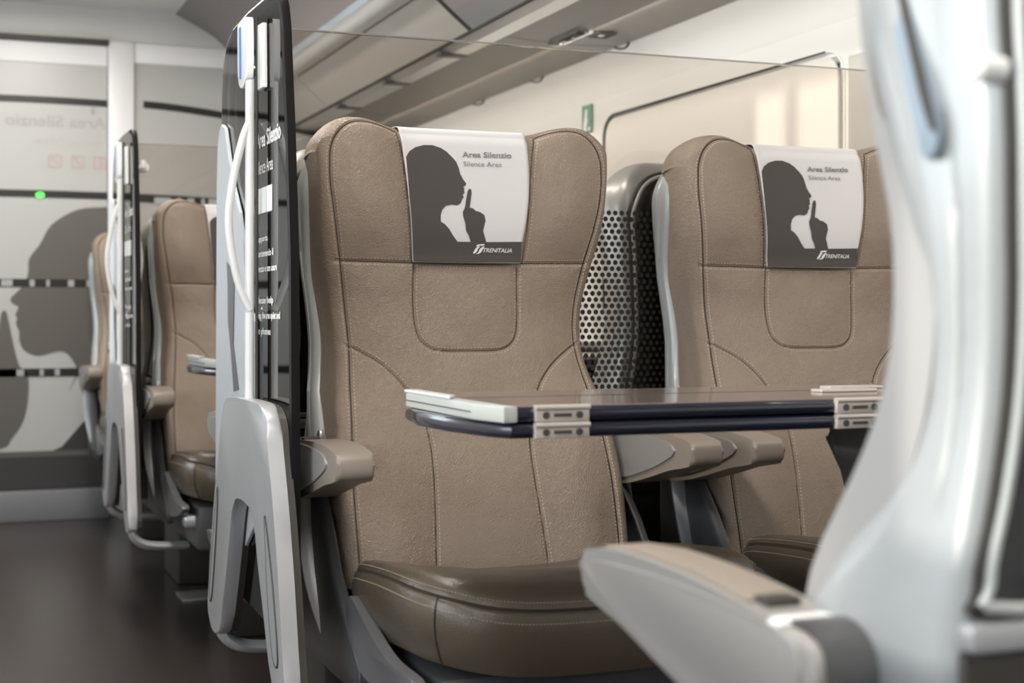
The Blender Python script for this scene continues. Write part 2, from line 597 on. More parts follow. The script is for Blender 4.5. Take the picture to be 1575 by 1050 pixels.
# ================================================================== CEILING COVE, RACK
bm = bmesh.new()
cv = spline([(1.255, 1.865), (1.235, 1.92), (1.19, 1.99), (1.10, 2.07), (0.95, 2.148)], 6)
rows_mesh(bm, [[(x, y, z) for (x, z) in cv] for y in (-3.0, 1, 4, YW)])
struct('trim_6', bm, 'ceilb')

rack = empty('luggage_rack', (1.45, 2.3, 1.68))
tag(rack, 'long overhead luggage rack with brown-grey underside above the right-hand windows', 'luggage rack')
RX, RY, RZ = rack.location


def R(bm):
    for v in bm.verts:
        v.co -= Vector((RX, RY, RZ))
    return bm


def strip(sec, y0, y1, th):
    """profile (x,z) polyline extruded along the coach with thickness"""
    b = bmesh.new()
    s2 = [(x, z + th) for (x, z) in sec[::-1]]
    prism(b, sec + s2, y0, y1, 'y')
    return b


for (a, c) in ((-2.9, 0.36), (0.37, 2.18), (2.19, 4.02), (4.03, 5.72), (5.73, 6.39)):
    obj('underside_panel', R(strip([(1.555, 1.672), (1.75, 1.662), (1.925, 1.668)], a, c, 0.02)), 'rack', rack, smooth=False)
obj('profile_strip', R(strip([(1.462, 1.683), (1.50, 1.672), (1.552, 1.670)], -2.9, 6.39, 0.015)), 'alu', rack, smooth=False)
obj('dark_gap', R(TU([(1.456, -2.9, 1.684), (1.456, 6.39, 1.684)], 0.006, 8)), 'gasket', rack)
for (a, c, mm) in ((-2.9, 2.30, 'rackg'), (2.32, 4.02, 'rackg'), (4.05, 5.72, 'rackc'), (5.75, 6.39, 'rackc')):
    obj('front_panel', R(strip([(1.325, 1.792), (1.39, 1.735), (1.45, 1.686)], a, c, 0.012)), mm, rack, smooth=False)
    obj('panel_joint', R(strip([(1.327, 1.789), (1.39, 1.733), (1.449, 1.685)], c + 0.001, c + 0.028, 0.006)), 'gasket' if mm == 'rackg' else 'alu', rack, smooth=False)
obj('hand_rail', R(TU([(1.293, -2.9, 1.822), (1.293, 6.39, 1.822)], 0.036, 20)), 'alu', rack)
for y in (3.2, 4.35, 4.95, 5.6):
    obj('bracket', R(BX(1.463, 1.556, y, y + 0.05, 1.667, 1.676, 0.002)), 'greyd', rack)
for y in (3.95, 4.62, 5.2):
    obj('clip', R(TU(spline([(1.925, y, 1.668), (1.915, y, 1.652), (1.90, y + 0.01, 1.648), (1.885, y + 0.02, 1.652)], 4), 0.004, 6)), 'screw', rack)
# notice under the rack
nt = empty('notice', (1.745, 3.86, 1.660))
tag(nt, 'outlined luggage notice with a dark square stuck on the rack underside', 'notice')


def N_(bm):
    for v in bm.verts: v.co -= Vector((1.745, 3.86, 1.660))
    return bm


bm = bmesh.new()
x0, x1, y0, y1 = 1.69, 1.745, 3.80, 4.02
for (a, b_, c, d) in ((x0, x1, y0, y0 + .005), (x0, x1, y1 - .005, y1), (x0, x0 + .005, y0, y1), (x1 - .005, x1, y0, y1)):
    box(bm, a, b_, c, d, 1.658, 1.6605)
obj('outline', N_(bm), 'print_grey', nt, smooth=False)
bm = bmesh.new()
for (a, b_, c, d) in ((1.704, 1.712, 3.86, 3.98), (1.722, 1.728, 3.83, 3.90), (1.718, 1.733, 3.92, 3.96), (1.705, 1.718, 3.825, 3.85)):
    box(bm, a, b_, c, d, 1.658, 1.6605)
obj('pictogram', N_(bm), 'print', nt, smooth=False)
obj('dark_square', N_(BX(1.755, 1.815, 3.80, 3.88, 1.6575, 1.6612)), 'print', nt, smooth=False)
obj('square_mark', N_(BX(1.775, 1.79, 3.83, 3.85, 1.6565, 1.6578)), 'white_print', nt, smooth=False)

# ceiling lamps
for i, y in enumerate((-1.2, 0.9, 3.0, 5.1)):
    cl = obj('ceiling_light', BX(0.19, 0.51, y - 0.78, y + 0.78, 2.132, 2.15, 0.004), 'alu')
    obj('diffuser', BX(0.21, 0.49, y - 0.76, y + 0.76, 2.128, 2.1325), 'lamp', cl, smooth=False)
    tag(cl, 'long flush ceiling light over the aisle, %s' % ['behind the nearest shell', 'above the nearest table', 'above the middle seats', 'nearest to the glass door'][i], 'ceiling light', 'ceiling lights over the aisle')

# exit sign on the wall
sg = obj('exit_sign', BX(1.992, 1.9995, 4.372, 4.447, 1.455, 1.545, 0.001, 1), 'sign_green')
bm = bmesh.new()
prism(bm, spline([(4.425, 1.457), (4.43, 1.48), (4.420, 1.505), (4.418, 1.522), (4.408, 1.530), (4.400, 1.522), (4.402, 1.505), (4.395, 1.49), (4.405, 1.475), (4.408, 1.457)], 3, True), 1.9900, 1.9925, 'x')
prism(bm, [(4.38, 1.457), (4.375, 1.468), (4.39, 1.472), (4.396, 1.457)], 1.9900, 1.9925, 'x')
obj('running_figure', bm, 'white_print', sg, smooth=False)
tag(sg, 'small green exit sign on the cream wall left of the blind', 'sign')

# metal plate in the aisle floor
fp = obj('floor_plate', BX(0.675, 1.0, 4.40, 4.54, 0.0, 0.006, 0.002), 'steel')
tag(fp, 'flat metal plate set on the dark aisle floor', 'floor plate')

# ================================================================== SEATS
ZB = 0.42
Wf = interp([(0.30, 0.25), (0.42, 0.25), (0.50, 0.251), (0.56, 0.252), (0.63, 0.249), (0.70, 0.240), (0.765, 0.229), (0.81, 0.228), (0.89, 0.237), (0.94, 0.246), (1.0, 0.256), (1.06, 0.261), (1.12, 0.264), (1.2, 0.264)])
CP = interp([(0.30, -0.135), (0.45, -0.115), (0.55, -0.088), (0.62, -0.065), (0.70, -0.035), (0.78, -0.012), (0.86, 0.004), (0.94, 0.004), (1.0, -0.004), (1.10, 0.004), (1.2, 0.022)])
FS = interp([(0.30, -0.15), (0.45, -0.125), (0.55, -0.098), (0.62, -0.073), (0.68, -0.045), (0.73, -0.010), (0.78, 0.020), (0.83, 0.038), (0.87, 0.040), (0.92, 0.028), (0.97, 0.012), (1.05, -0.006), (1.12, -0.006), (1.2, 0.008)])
WT = 0.264


def Htop(u):
    a = np.abs(u)
    base = 1.166 + 0.017 * np.clip((a - 0.105) / 0.07, 0, 1) ** 1.5 * (1 + 0 * a)
    base = np.where(a > 0.105, 1.166 + 0.017 * (3 * np.clip((a - 0.105) / 0.09, 0, 1) ** 2 - 2 * np.clip((a - 0.105) / 0.09, 0, 1) ** 3), base)
    r = 0.062
    q = np.clip((a - (WT - r)) / r, 0, 0.9995)
    return base - r * (1 - np.sqrt(1 - q * q))


PER = [(0.42, 0.226), (0.55, 0.228), (0.63, 0.224), (0.72, 0.214), (0.80, 0.206), (0.87, 0.211), (0.94, 0.222), (1.0, 0.234), (1.06, 0.244), (1.10, 0.246)]
perL = spline([(-w, z) for (z, w) in PER] + [(-0.243, 1.130), (-0.230, 1.155), (-0.207, 1.1715), (-0.178, 1.174), (-0.148, 1.168), (-0.128, 1.160)], 6)
perR = [(-x, z) for (x, z) in perL]
hs = spline([(-0.228, 0.9415), (-0.10, 0.939), (0.0, 0.938), (0.10, 0.940), (0.226, 0.9425)], 5)
Useam = spline([(-0.097, 0.938), (-0.098, 0.87), (-0.094, 0.825), (-0.083, 0.803), (-0.058, 0.791), (0.0, 0.789), (0.058, 0.791), (0.083, 0.803), (0.094, 0.825), (0.098, 0.87), (0.097, 0.938)], 6)
Useam = [(x * 0.965 - 0.003, z) for (x, z) in Useam]
arcL = spline([(-0.212, 0.801), (-0.195, 0.793), (-0.157, 0.769), (-0.127, 0.738), (-0.109, 0.706), (-0.094, 0.674), (-0.088, 0.622), (-0.090, 0.56), (-0.098, 0.44)], 6)
arcR = [(-x, z) for (x, z) in arcL]
hvL = spline([(-0.126, 1.160), (-0.118, 1.12), (-0.110, 1.04), (-0.101, 0.940)], 8)
hvR = [(-x, z) for (x, z) in hvL]
SEAMS = [perL, perR, hs, Useam, arcL, arcR, hvL, hvR]


def seam_dist(u, z):
    d = np.full(u.shape, 9.0)
    for s in SEAMS:
        S = np.array(s)
        for a, b in zip(S[:-1], S[1:]):
            ab = b - a
            L2 = ab @ ab + 1e-12
            t = np.clip(((u - a[0]) * ab[0] + (z - a[1]) * ab[1]) / L2, 0, 1)
            d = np.minimum(d, np.hypot(u - a[0] - t * ab[0], z - a[1] - t * ab[1]))
    return d


def surf(u, z, seams=True):
    u = np.asarray(u, float)
    z = np.asarray(z, float)
    w = Wf(z)
    e = np.clip(np.abs(u) / w, 0, 1)
    c, f = CP(z), FS(z)
    y = c + (f - c) * e ** 2.6
    # head wings stand forward beside the cloth, soft dents elsewhere
    sm_ = lambda t: (lambda k: k * k * (3 - 2 * k))(np.clip(t, 0, 1))
    hw = sm_((z - 0.935) / 0.11) * np.exp(-((np.abs(u) - 0.185) / 0.055) ** 2)
    y = y - 0.013 * hw
    y = y - 0.008 * np.exp(-(((u) / 0.07) ** 2 + ((z - 0.86) / 0.05) ** 2))
    bol = np.exp(-((np.abs(u) - 0.165) / 0.05) ** 2) * sm_((0.76 - z) / 0.14)
    y = y - 0.012 * bol
    y = y + 0.0022 * np.sin(u * 38 + z * 11) * np.sin(z * 31 - u * 9) * np.exp(-((z - 0.72) / 0.09) ** 2)
    if seams:
        d = seam_dist(u, z)
        y = y + 0.0038 * np.exp(-(d / 0.0028) ** 2) - 0.0045 * (1 - np.exp(-(d / 0.020)))
    Rr = 0.024
    de = np.minimum(w - np.abs(u), (Htop(u) - z) * 0.97)
    q = np.clip(1 - de / Rr, 0, 1)
    return y + Rr * (1 - np.sqrt(np.clip(1 - q * q, 0, 1)))


def grid_object(name, X, Y, Z, m, parent, smooth=True):
    nr, nc = X.shape
    co = np.stack([X, Y, Z], -1).reshape(-1, 3)
    idx = np.arange(nr * nc).reshape(nr, nc)
    f = np.stack([idx[:-1, :-1], idx[:-1, 1:], idx[1:, 1:], idx[1:, :-1]], -1).reshape(-1, 4)
    me = bpy.data.meshes.new(name)
    me.from_pydata(co.tolist(), [], f.tolist())
    me.materials.append(M[m])
    me.shade_smooth()
    o = bpy.data.objects.new(name, me)
    COL.objects.link(o)
    o.parent = parent
    return o


def on(u, z, off=0.0, seams=True):
    return np.asarray(surf(u, z, seams)) - off


def stitches(bm, poly, step=0.0060, L=0.0038, w=0.0019, side=0.0052, lift=0.0010, fn=None):
    S = np.array(poly)
    seg = np.hypot(*np.diff(S, axis=0).T)
    cum = np.concatenate([[0], np.cumsum(seg)])
    n = int(cum[-1] / step)
    ts = (np.arange(n) + 0.5) * step
    x = np.interp(ts, cum, S[:, 0])
    z = np.interp(ts, cum, S[:, 1])
    x2 = np.interp(ts + 1e-3, cum, S[:, 0]); z2 = np.interp(ts + 1e-3, cum, S[:, 1])
    x1 = np.interp(ts - 1e-3, cum, S[:, 0]); z1 = np.interp(ts - 1e-3, cum, S[:, 1])
    tx, tz = x2 - x1, z2 - z1
    ln = np.hypot(tx, tz) + 1e-9
    tx, tz = tx / ln, tz / ln
    nx, nz = -tz, tx
    for sd in (-1, 1):
        cx, cz = x + nx * side * sd, z + nz * side * sd
        pts = []
        for (a, b, o) in ((-L / 2, -w / 2, -0.0006), (L / 2, -w / 2, -0.0006), (L / 2, w / 2, -0.0006), (-L / 2, w / 2, -0.0006),
                          (-L / 3, -w / 4, lift), (L / 3, -w / 4, lift), (L / 3, w / 4, lift), (-L / 3, w / 4, lift)):
            px, pz = cx + tx * a + nx * b, cz + tz * a + nz * b
            py = on(px, pz, o)
            pts.append(np.stack([px, py, pz], -1))
        P = np.stack(pts, 1)
        ok = (np.abs(cx) < Wf(cz) - 0.004) & (cz < Htop(cx) - 0.003)
        for k in range(n):
            if not ok[k]: continue
            v = [bm.verts.new(p) for p in P[k]]
            for f in ((4, 5, 6, 7), (0, 1, 5, 4), (1, 2, 6, 5), (2, 3, 7, 6), (3, 0, 4, 7)):
                bm.faces.new([v[i] for i in f])


# -- shell profile (front edge and rear edge of the side, local y)
BOL = interp([(0.55, -0.075), (0.60, -0.066), (0.649, -0.056), (0.667, -0.053), (0.692, -0.036), (0.731, -0.006), (0.781, 0.027), (0.823, 0.043), (0.864, 0.048), (0.905, 0.046), (0.926, 0.041), (0.969, 0.027), (1.013, 0.016), (1.056, 0.009), (1.12, 0.006)])
SR = interp([(0.30, 0.085), (0.50, 0.100), (0.665, 0.112), (0.77, 0.124), (0.88, 0.138), (0.96, 0.146), (1.15, 0.148)])
SW = interp([(0.30, 0.276), (0.55, 0.274), (0.66, 0.262), (0.80, 0.249), (0.95, 0.261), (1.05, 0.268), (1.15, 0.270)])


SF = interp([(0.33, -0.30), (0.385, -0.235), (0.45, -0.150), (0.50, -0.110), (0.55, -0.078), (0.598, -0.062), (0.626, -0.054), (0.666, -0.030), (0.693, -0.004), (0.722, 0.023), (0.762, 0.050), (0.804, 0.064), (0.844, 0.070), (0.884, 0.068), (0.925, 0.058), (0.967, 0.046), (1.01, 0.034), (1.053, 0.026), (1.15, 0.022)])


def shell_path(z, n=14, back=0.0):
    f, r, w = float(SF(z)), float(SR(z)), float(SW(z))
    f = min(f + back * min(1, max(0, (z - 0.50) / 0.15)), r - 0.035)
    pts = []
    # left side from the front lip to the rear corner
    D = r - f
    side = [(-w + 0.014, f), (-w + 0.004, f + 0.004), (-w, f + 0.016), (-w - 0.003, f + D * 0.35), (-w, f + D * 0.6), (-w + 0.001, r - 0.028), (-w + 0.004, r - 0.010), (-w + 0.010, r - 0.003), (-w + 0.018, r)]
    side = spline(side, 3)
    mid = [(-w + 0.018 + (2 * w - 0.036) * k / n, r) for k in range(1, n)]
    return side + mid + [(-x, y) for (x, y) in side[::-1]]


def build_seat(facing_away):
    s = empty('train_seat')
    # leather backrest
    NU, NV = 230, 330
    p = np.linspace(-1, 1, NU)
    su = 0.45 * p + 0.55 * np.sin(PI / 2 * p)
    q = np.linspace(0, 1, NV)
    tv = 0.5 * q + 0.5 * np.sin(PI / 2 * q)
    SU, TV = np.meshgrid(su, tv)
    Z = ZB + TV * (Htop(SU * WT) - ZB)
    X = SU * Wf(Z)
    for _ in range(2):
        Z = ZB + TV * (Htop(np.clip(X, -WT, WT)) - ZB)
        X = SU * Wf(Z)
    Y = surf(X, Z)
    # side and top band running back into the shell
    away = 0.022 if facing_away else 0.0
    def side(c, t, k):
        z = Z[:, c]
        by = np.maximum(np.minimum(0.105, SR(z) - 0.014 - away), Y[:, c] + 0.008)
        wt = np.minimum(SW(z) - 0.008, np.abs(X[:, c]) * 1.09)
        x = np.abs(X[:, c])
        return np.stack([np.sign(X[:, c]) * (x + (wt - x) * t ** 1.3 + k), Y[:, c] + (by - Y[:, c]) * t, z], -1)
    band_y = 0.105
    left = [side(0, t, k) for (t, k) in ((1, 0), (0.66, 0.001), (0.33, 0.001), (0.1, 0.0005))]
    right = [side(-1, t, k) for (t, k) in ((0.1, 0.0005), (0.33, 0.001), (0.66, 0.001), (1, 0))]
    F = np.stack([X, Y, Z], -1)
    G = np.concatenate([np.stack(left, 1), F, np.stack(right, 1)], 1)
    tops = []
    for t in (0.15, 0.4, 0.7, 1.0):
        r = G[-1].copy()
        r[:, 1] = r[:, 1] + (np.maximum(band_y, r[:, 1]) - r[:, 1]) * t
        r[:, 2] += 0.002 * math.sin(PI * t) - 0.006 * t * t
        tops.append(r)
    G = np.concatenate([G, np.stack(tops, 0)], 0)
    grid_object('backrest', G[..., 0], G[..., 1], G[..., 2], 'leather', s)
    back = s.children[-1]
    # seams and stitching
    bm = bmesh.new()
    for sm in SEAMS:
        S = np.array(sm)
        yy = on(S[:, 0], S[:, 1], 0.0002)
        tube(bm, [(a, b, c) for a, b, c in zip(S[:, 0], yy, S[:, 1])], 0.0010, 6)
    obj('seam', bm, 'groove', back)
    bm = bmesh.new()
    for sm in SEAMS:
        stitches(bm, sm)
    tag(obj('stitching', bm, 'thread', back, smooth=False), kind='stuff')
    # cushion
    bm = bmesh.new()
    cx, cy, hx, hy = 0.0, -0.355, 0.262, 0.245
    ctr = interp([(-1.0, 0.488), (-0.8, 0.504), (-0.5, 0.502), (0.0, 0.476), (0.5, 0.452), (1.0, 0.44)])
    sid = interp([(-1.0, 0.512), (-0.5, 0.513), (0.2, 0.505), (1.0, 0.484)])
    NR = 160

    def foot(inset, a):
        r = 0.075
        ex = hx - inset
        ey = hy - inset
        rr_ = max(0.02, r - inset * 0.3)
        # rounded rectangle by angle with superellipse
        c_, s_ = math.cos(a), math.sin(a)
        nexp = 5.0
        k = (abs(c_) ** nexp + abs(s_) ** nexp) ** (-1 / nexp)
        return (cx + ex * c_ * k, cy + ey * s_ * k)

    def topz(x, y):
        t = (y - cy) / hy   # -1 front .. 1 rear
        w = min(1.0, abs(x) / hx) ** 3.2
        return float(ctr(t)) * (1 - w) + float(sid(t)) * w

    levels = [(0.06, -0.130), (0.025, -0.128), (0.012, -0.118), (0.004, -0.100), (-0.002, -0.080), (-0.004, -0.060), (-0.003, -0.045), (0.000, -0.034), (0.0015, -0.0305), (0.0055, -0.028), (0.0035, -0.0245),
              (0.006, -0.018), (0.013, -0.009), (0.024, -0.003), (0.04, 0.0), (0.07, 0.001), (0.11, -0.002), (0.16, -0.005), (0.21, -0.006)]
    rows = []
    for (ins, dz) in levels:
        row = []
        for k in range(NR):
            a = 2 * PI * k / NR
            x, y = foot(ins, a)
            if dz < -0.125:
                z = topz(x, y) * 0.25 + 0.495 * 0.75 + dz + 0.018
            else:
                z = topz(x, y) + dz
            row.append((x, y, z))
        rows.append(row)
    V = rows_mesh(bm, rows, closed=True)
    bm.faces.new(V[-1])
    bm.faces.new(V[0][::-1])
    cu = obj('cushion', bm, 'leather_side', s)
    # cushion seams and stitches
    bm = bmesh.new()
    ring = []
    for k in range(NR):
        x, y = foot(0.0045, 2 * PI * k / NR)
        ring.append((x, y, topz(x, y) - 0.0280))
    tube(bm, ring, 0.0014, 6, closed=True)
    for sx in (-1, 1):
        pts = []
        for dz, ins in ((-0.028, 0.003), (-0.045, -0.003), (-0.06, -0.0042), (-0.08, -0.002), (-0.10, 0.004), (-0.118, 0.012)):
            x, y = foot(ins - 0.0004, -PI / 2 + sx * 0.86)
            pts.append((x, y, topz(x, y) + dz))
        tube(bm, pts, 0.0013, 6)
    obj('seam', bm, 'groove', cu)
    bm = bmesh.new()
    for (ins, dz) in ((0.0055, -0.0175), (-0.0022, -0.042)):
        N2 = 400
        P = []
        for k in range(N2):
            x, y = foot(ins, 2 * PI * k / N2)
            P.append(Vector((x, y, topz(x, y) + dz)))
        for k in range(0, N2):
            a, b_ = P[k], P[(k + 1) % N2]
            d = (b_ - a)
            tube(bm, [a + d * 0.15, a + d * 0.8], 0.00075, 4)
    tag(obj('stitching', bm, 'thread_dark', cu, smooth=False), kind='stuff')
    # silver wing trims, plinth and lower frame
    for sx in (-1, 1):
        wing = spline([(-0.222, 0.395), (-0.228, 0.425), (-0.245, 0.432), (-0.275, 0.424), (-0.33, 0.405), (-0.39, 0.388), (-0.45, 0.378), (-0.56, 0.375), (-0.52, 0.352), (-0.44, 0.338), (-0.34, 0.328), (-0.26, 0.345)], 4, True)
        a, b_ = (sx * 0.258, sx * 0.276)
        obj('side_trim', PR(wing, min(a, b_), max(a, b_), 'x', 0.005, 3), 'trim_grey', s)
    obj('plinth', BX(-0.235, 0.235, -0.54, 0.0, 0.26, 0.372, 0.01), 'back', s)
    obj('pedestal', BX(-0.13, 0.13, -0.38, -0.08, 0.0, 0.26, 0.012), 'gasket', s)
    obj('rail', BX(-0.262, 0.262, -0.50, -0.46, 0.315, 0.345, 0.006), 'silver', s)
    # shell
    zs = [0.30, 0.33, 0.36, 0.385, 0.41, 0.45, 0.50, 0.55, 0.60, 0.64, 0.68, 0.72, 0.76, 0.80, 0.84, 0.88, 0.92, 0.96, 1.0, 1.03, 1.06]
    bk = 0.0 if facing_away else 0.055
    rows = [[(x, y, z) for (x, y) in shell_path(z, back=bk)] for z in zs]
    bm = bmesh.new()
    rows_mesh(bm, rows[:9])
    lw_ = obj('lower_shell', bm, 'back', s, angle=60)
    md = lw_.modifiers.new('thick', 'SOLIDIFY')
    md.thickness = 0.006
    md.offset = 0
    rows = rows[8:]
    obj('shell_lip', BX(-0.256, 0.256, 0.104, 0.124, 0.646, 0.664, 0.004), 'frame', s)
    obj('lower_recess', BX(-0.256, 0.256, 0.100, 0.1165, 0.50, 0.646, 0.003), 'gasket', s)
    base = shell_path(1.06, back=bk)
    rt = 0.092
    for k in range(1, 13):
        a = PI / 2 * k / 12
        z = 1.06 + rt * math.sin(a)
        sc = (0.268 - rt * 0.85 * (1 - math.cos(a))) / 0.268
        row = []
        for (x, y) in base:
            yy = 0.085 + (y - 0.085) * (1 - 0.75 * (1 - math.cos(a)))
            row.append((x * sc, yy, z))
        rows.append(row)
    bm = bmesh.new()
    V = rows_mesh(bm, rows)
    bm.faces.new(V[-1])
    bmesh.ops.recalc_face_normals(bm, faces=bm.faces[:])
    sh = obj('shell', bm, 'shell', s, angle=60)
    md = sh.modifiers.new('thick', 'SOLIDIFY')
    md.thickness = 0.007
    md.offset = 0
    if facing_away:
        for sx in (-1, 1):
            zz = np.linspace(0.58, 1.10, 24)
            poly = [(float(BOL(z)), z) for z in zz] + [(float(SF(z)) + 0.02, z) for z in zz[::-1]]
            a, b_ = sx * 0.236, sx * 0.2575
            obj('side_bolster', PR(poly, min(a, b_), max(a, b_), 'x', 0.004, 2), 'bolster', s)
    # dark back panel with pale trim
    hw = lambda z: float(SW(z)) - 0.015
    sidep = [(-hw(z), z) for z in (0.685, 0.74, 0.80, 0.86, 0.92, 0.98, 1.04)]
    pan = spline([(-hw(0.67) + 0.02, 0.668)] + sidep + [(-0.243, 1.075), (-0.222, 1.108), (-0.18, 1.128), (-0.09, 1.136), (0, 1.137), (0.09, 1.136), (0.18, 1.128), (0.222, 1.108), (0.243, 1.075)]
                 + [(-x, z) for (x, z) in sidep[::-1]] + [(hw(0.67) - 0.02, 0.668), (0, 0.666)], 4, True)
    rear = lambda z: float(SR(min(z, 1.06))) - (max(0, z - 1.06) ** 2) * 2.6
    bm = poly_bm(pan)
    bisect_grid(bm, 0.04)
    wrap(bm, lambda x, z: (x, rear(z) + 0.0055 - 0.0 * x, z))
    bp = obj('back_panel', bm, 'back' if facing_away == 'near' else 'dark', s)
    md = bp.modifiers.new('thick', 'SOLIDIFY')
    md.thickness = 0.003
    md.offset = 0
    obj('panel_trim', TU([(x * 0.985, rear(z) + 0.006, 0.9 + (z - 0.9) * 0.985) for (x, z) in pan], 0.0045, 8, closed=True), 'pale_edge', bp)
    obj('panel_gap', TU([(x * 1.01, rear(z) + 0.003, 0.8 + (z - 0.8) * 1.005) for (x, z) in pan], 0.0040, 8, closed=True), 'gasket', bp)
    # armrests
    for sx in (-1, 1):
        xc = sx * 0.287
        prof = [(-0.318, 0.616), (-0.320, 0.638), (-0.312, 0.648), (-0.28, 0.654), (-0.22, 0.658), (-0.12, 0.656), (-0.03, 0.648), (0.035, 0.640), (0.045, 0.61), (0.035, 0.570), (-0.01, 0.556), (-0.08, 0.561), (-0.16, 0.578), (-0.24, 0.598), (-0.29, 0.607)]
        pp = spline(prof, 4, True)
        ar = obj('armrest', PR(pp, xc - 0.028, xc + 0.028, 'x', 0.0065, 4), 'arm_side' if facing_away else 'arm', s)
        # side facing away from the sitter: greige cover
        cov = [(-0.262, 0.628), (-0.245, 0.642), (-0.20, 0.647), (-0.12, 0.649), (-0.03, 0.645), (0.02, 0.638), (0.03, 0.61), (0.022, 0.580), (-0.01, 0.568), (-0.08, 0.572), (-0.15, 0.588), (-0.21, 0.606)]
        if facing_away:
            cov = [(-0.306, 0.632), (-0.290, 0.642), (-0.23, 0.647), (-0.12, 0.649), (-0.03, 0.645), (0.02, 0.640), (0.03, 0.61), (0.022, 0.580), (-0.01, 0.568), (-0.08, 0.572), (-0.16, 0.588), (-0.25, 0.610)]
        cc = spline(cov, 4, True)
        for so in (-1, 1):
            a, b_ = xc + so * 0.0235, xc + so * 0.031
            obj('side_cover', PR(cc, min(a, b_), max(a, b_), 'x', 0.0035, 3), 'arm_side', ar)
        if facing_away:
            top = [(-0.285, 0.6535), (-0.22, 0.6575), (-0.12, 0.6560), (-0.05, 0.6500), (-0.05, 0.6525), (-0.12, 0.6590), (-0.22, 0.6605), (-0.285, 0.6560)]
            obj('arm_pad', PR(top, xc - 0.021, xc + 0.021, 'x', 0.001, 1), 'arm', ar)
            obj('joint_cap', BX(xc - 0.020, xc + 0.0295, -0.016, 0.006, 0.625, 0.649, 0.006), 'white', ar)
        a, b_ = xc - sx * 0.024, xc - sx * 0.034
        obj('pivot_cap', PR(spline([(-0.005, 0.575), (0.012, 0.572), (0.020, 0.61), (0.016, 0.655), (-0.002, 0.658), (0.004, 0.615)], 4, True), min(a, b_), max(a, b_), 'x', 0.003, 2), 'silver', ar)
        obj('release_button', BX(xc - 0.014, xc + 0.014, -0.056, -0.036, 0.645, 0.6545, 0.002), 'gasket', ar)
        bm = bmesh.new()
        tube(bm, [(xc - 0.020, 0.012, 0.610), (xc + 0.020, 0.012, 0.610)], 0.040, 24)
        obj('hinge_disc', bm, 'back', ar)
        # strut carrying the arm
        obj('arm_strut', TU(spline([(xc - sx * 0.004, 0.0, 0.58), (xc - sx * 0.006, -0.02, 0.50), (xc - sx * 0.010, -0.05, 0.42), (xc - sx * 0.03, -0.08, 0.34)], 5), 0.014, 10, rr=[(0.008, 0.022)] * 16), 'frame', s)
    # headrest cloth
    NXc, NZc = 40, 60
    TL, TR_, BL, BR = -0.125, 0.106, -0.102, 0.092
    def cl_x(u, v):
        l = TL + (BL - TL) * (v ** 0.85)
        r = TR_ + 0.006 * math.sin(PI * min(1, v * 1.2)) + (BR - TR_) * v
        return l + (r - l) * u
    def cl_p(u, v, off=0.0085):
        z = 1.163 - v * (1.163 - 0.940)
        x = cl_x(u, v)
        e = 0.004 * math.exp(-((1 - v) / 0.05) ** 2)
        return (x, float(surf(x, min(z, 1.158), False)) - off - e * 0.5, z)
    P = []
    for (dy, dz) in ((0.085, -0.002), (0.06, 0.004), (0.035, 0.0065), (0.018, 0.006), (0.007, 0.004)):
        P.append([(cl_x(i / NXc, 0), cl_p(i / NXc, 0)[1] + dy, 1.164 + dz) for i in range(NXc + 1)])
    for j in range(NZc + 1):
        P.append([cl_p(i / NXc, j / NZc) for i in range(NXc + 1)])
    A = np.array(P)
    hc = grid_object('headrest_cover', A[..., 0], A[..., 1], A[..., 2], 'cloth', s)
    md = hc.modifiers.new('thick', 'SOLIDIFY')
    md.thickness = 0.0016
    md.offset = 0
    # printed silhouette: coordinates measured over the cloth, mapped to (u, v)
    def L_(y): return np.interp(y, [57, 150, 330, 545], [285, 310, 325, 345])
    def R_(y): return np.interp(y, [72, 150, 330, 543], [745, 750, 742, 733])
    def px(x, y, off=0.0104):
        u = (x - L_(y)) / (R_(y) - L_(y))
        v = (y - 62 - 12 * u) / (484 - 12 * u)
        u = min(max(u, 0.002), 0.998)
        v = min(max(v, 0.0), 0.998)
        return cl_p(u, v, off)
    dark = [(318, 165), (330, 142), (350, 126), (380, 117), (410, 117), (440, 127), (462, 141), (480, 160), (493, 178), (500, 200), (504, 222), (513, 242), (523, 256), (521, 264), (512, 269), (516, 277), (514, 284), (517, 291), (509, 298), (513, 307), (506, 318), (502, 330), (490, 338), (470, 335), (450, 340), (438, 355), (433, 375), (434, 398), (450, 408), (465, 425), (480, 448), (498, 470),
            (545, 470), (536, 447), (525, 430), (520, 402), (512, 378), (510, 362), (517, 345), (521, 315), (527, 285), (533, 275), (540, 279), (541, 292), (537, 322), (534, 345), (546, 348), (556, 357), (572, 361), (587, 372), (592, 392), (588, 415), (586, 430), (594, 450), (602, 470), (734, 467), (733, 543), (540, 545), (345, 546), (335, 440), (325, 330), (321, 240)]
    bm = poly_bm([(x, -y) for (x, y) in dark])
    bisect_grid(bm, 14)
    wrap(bm, lambda x, y: px(x, -y))
    obj('silhouette_print', bm, 'print', hc, smooth=False)

    def put(txt, x0, x1, ybase, h, m, **k):
        b = text_bm(txt, 1.0, **k)
        lo = min(v.co.x for v in b.verts); hi = max(v.co.x for v in b.verts)
        cap = 0.70
        for v in b.verts:
            v.co.x = x0 + (v.co.x - lo) / (hi - lo) * (x1 - x0)
            v.co.y = v.co.y / cap * h - ybase
        bisect_grid(b, 16)
        wrap(b, lambda x, y: px(x, -y, 0.0112))
        return obj('lettering', b, m, hc, smooth=False)
    put('Area Silenzio', 515, 690, 159, 20, 'print_grey', bold=0.02)
    put('Silence Area', 517, 652, 193, 18, 'print_grey')
    put('TRENITALIA', 592, 698, 507, 15, 'white_print', shear=0.25, bold=0.012)
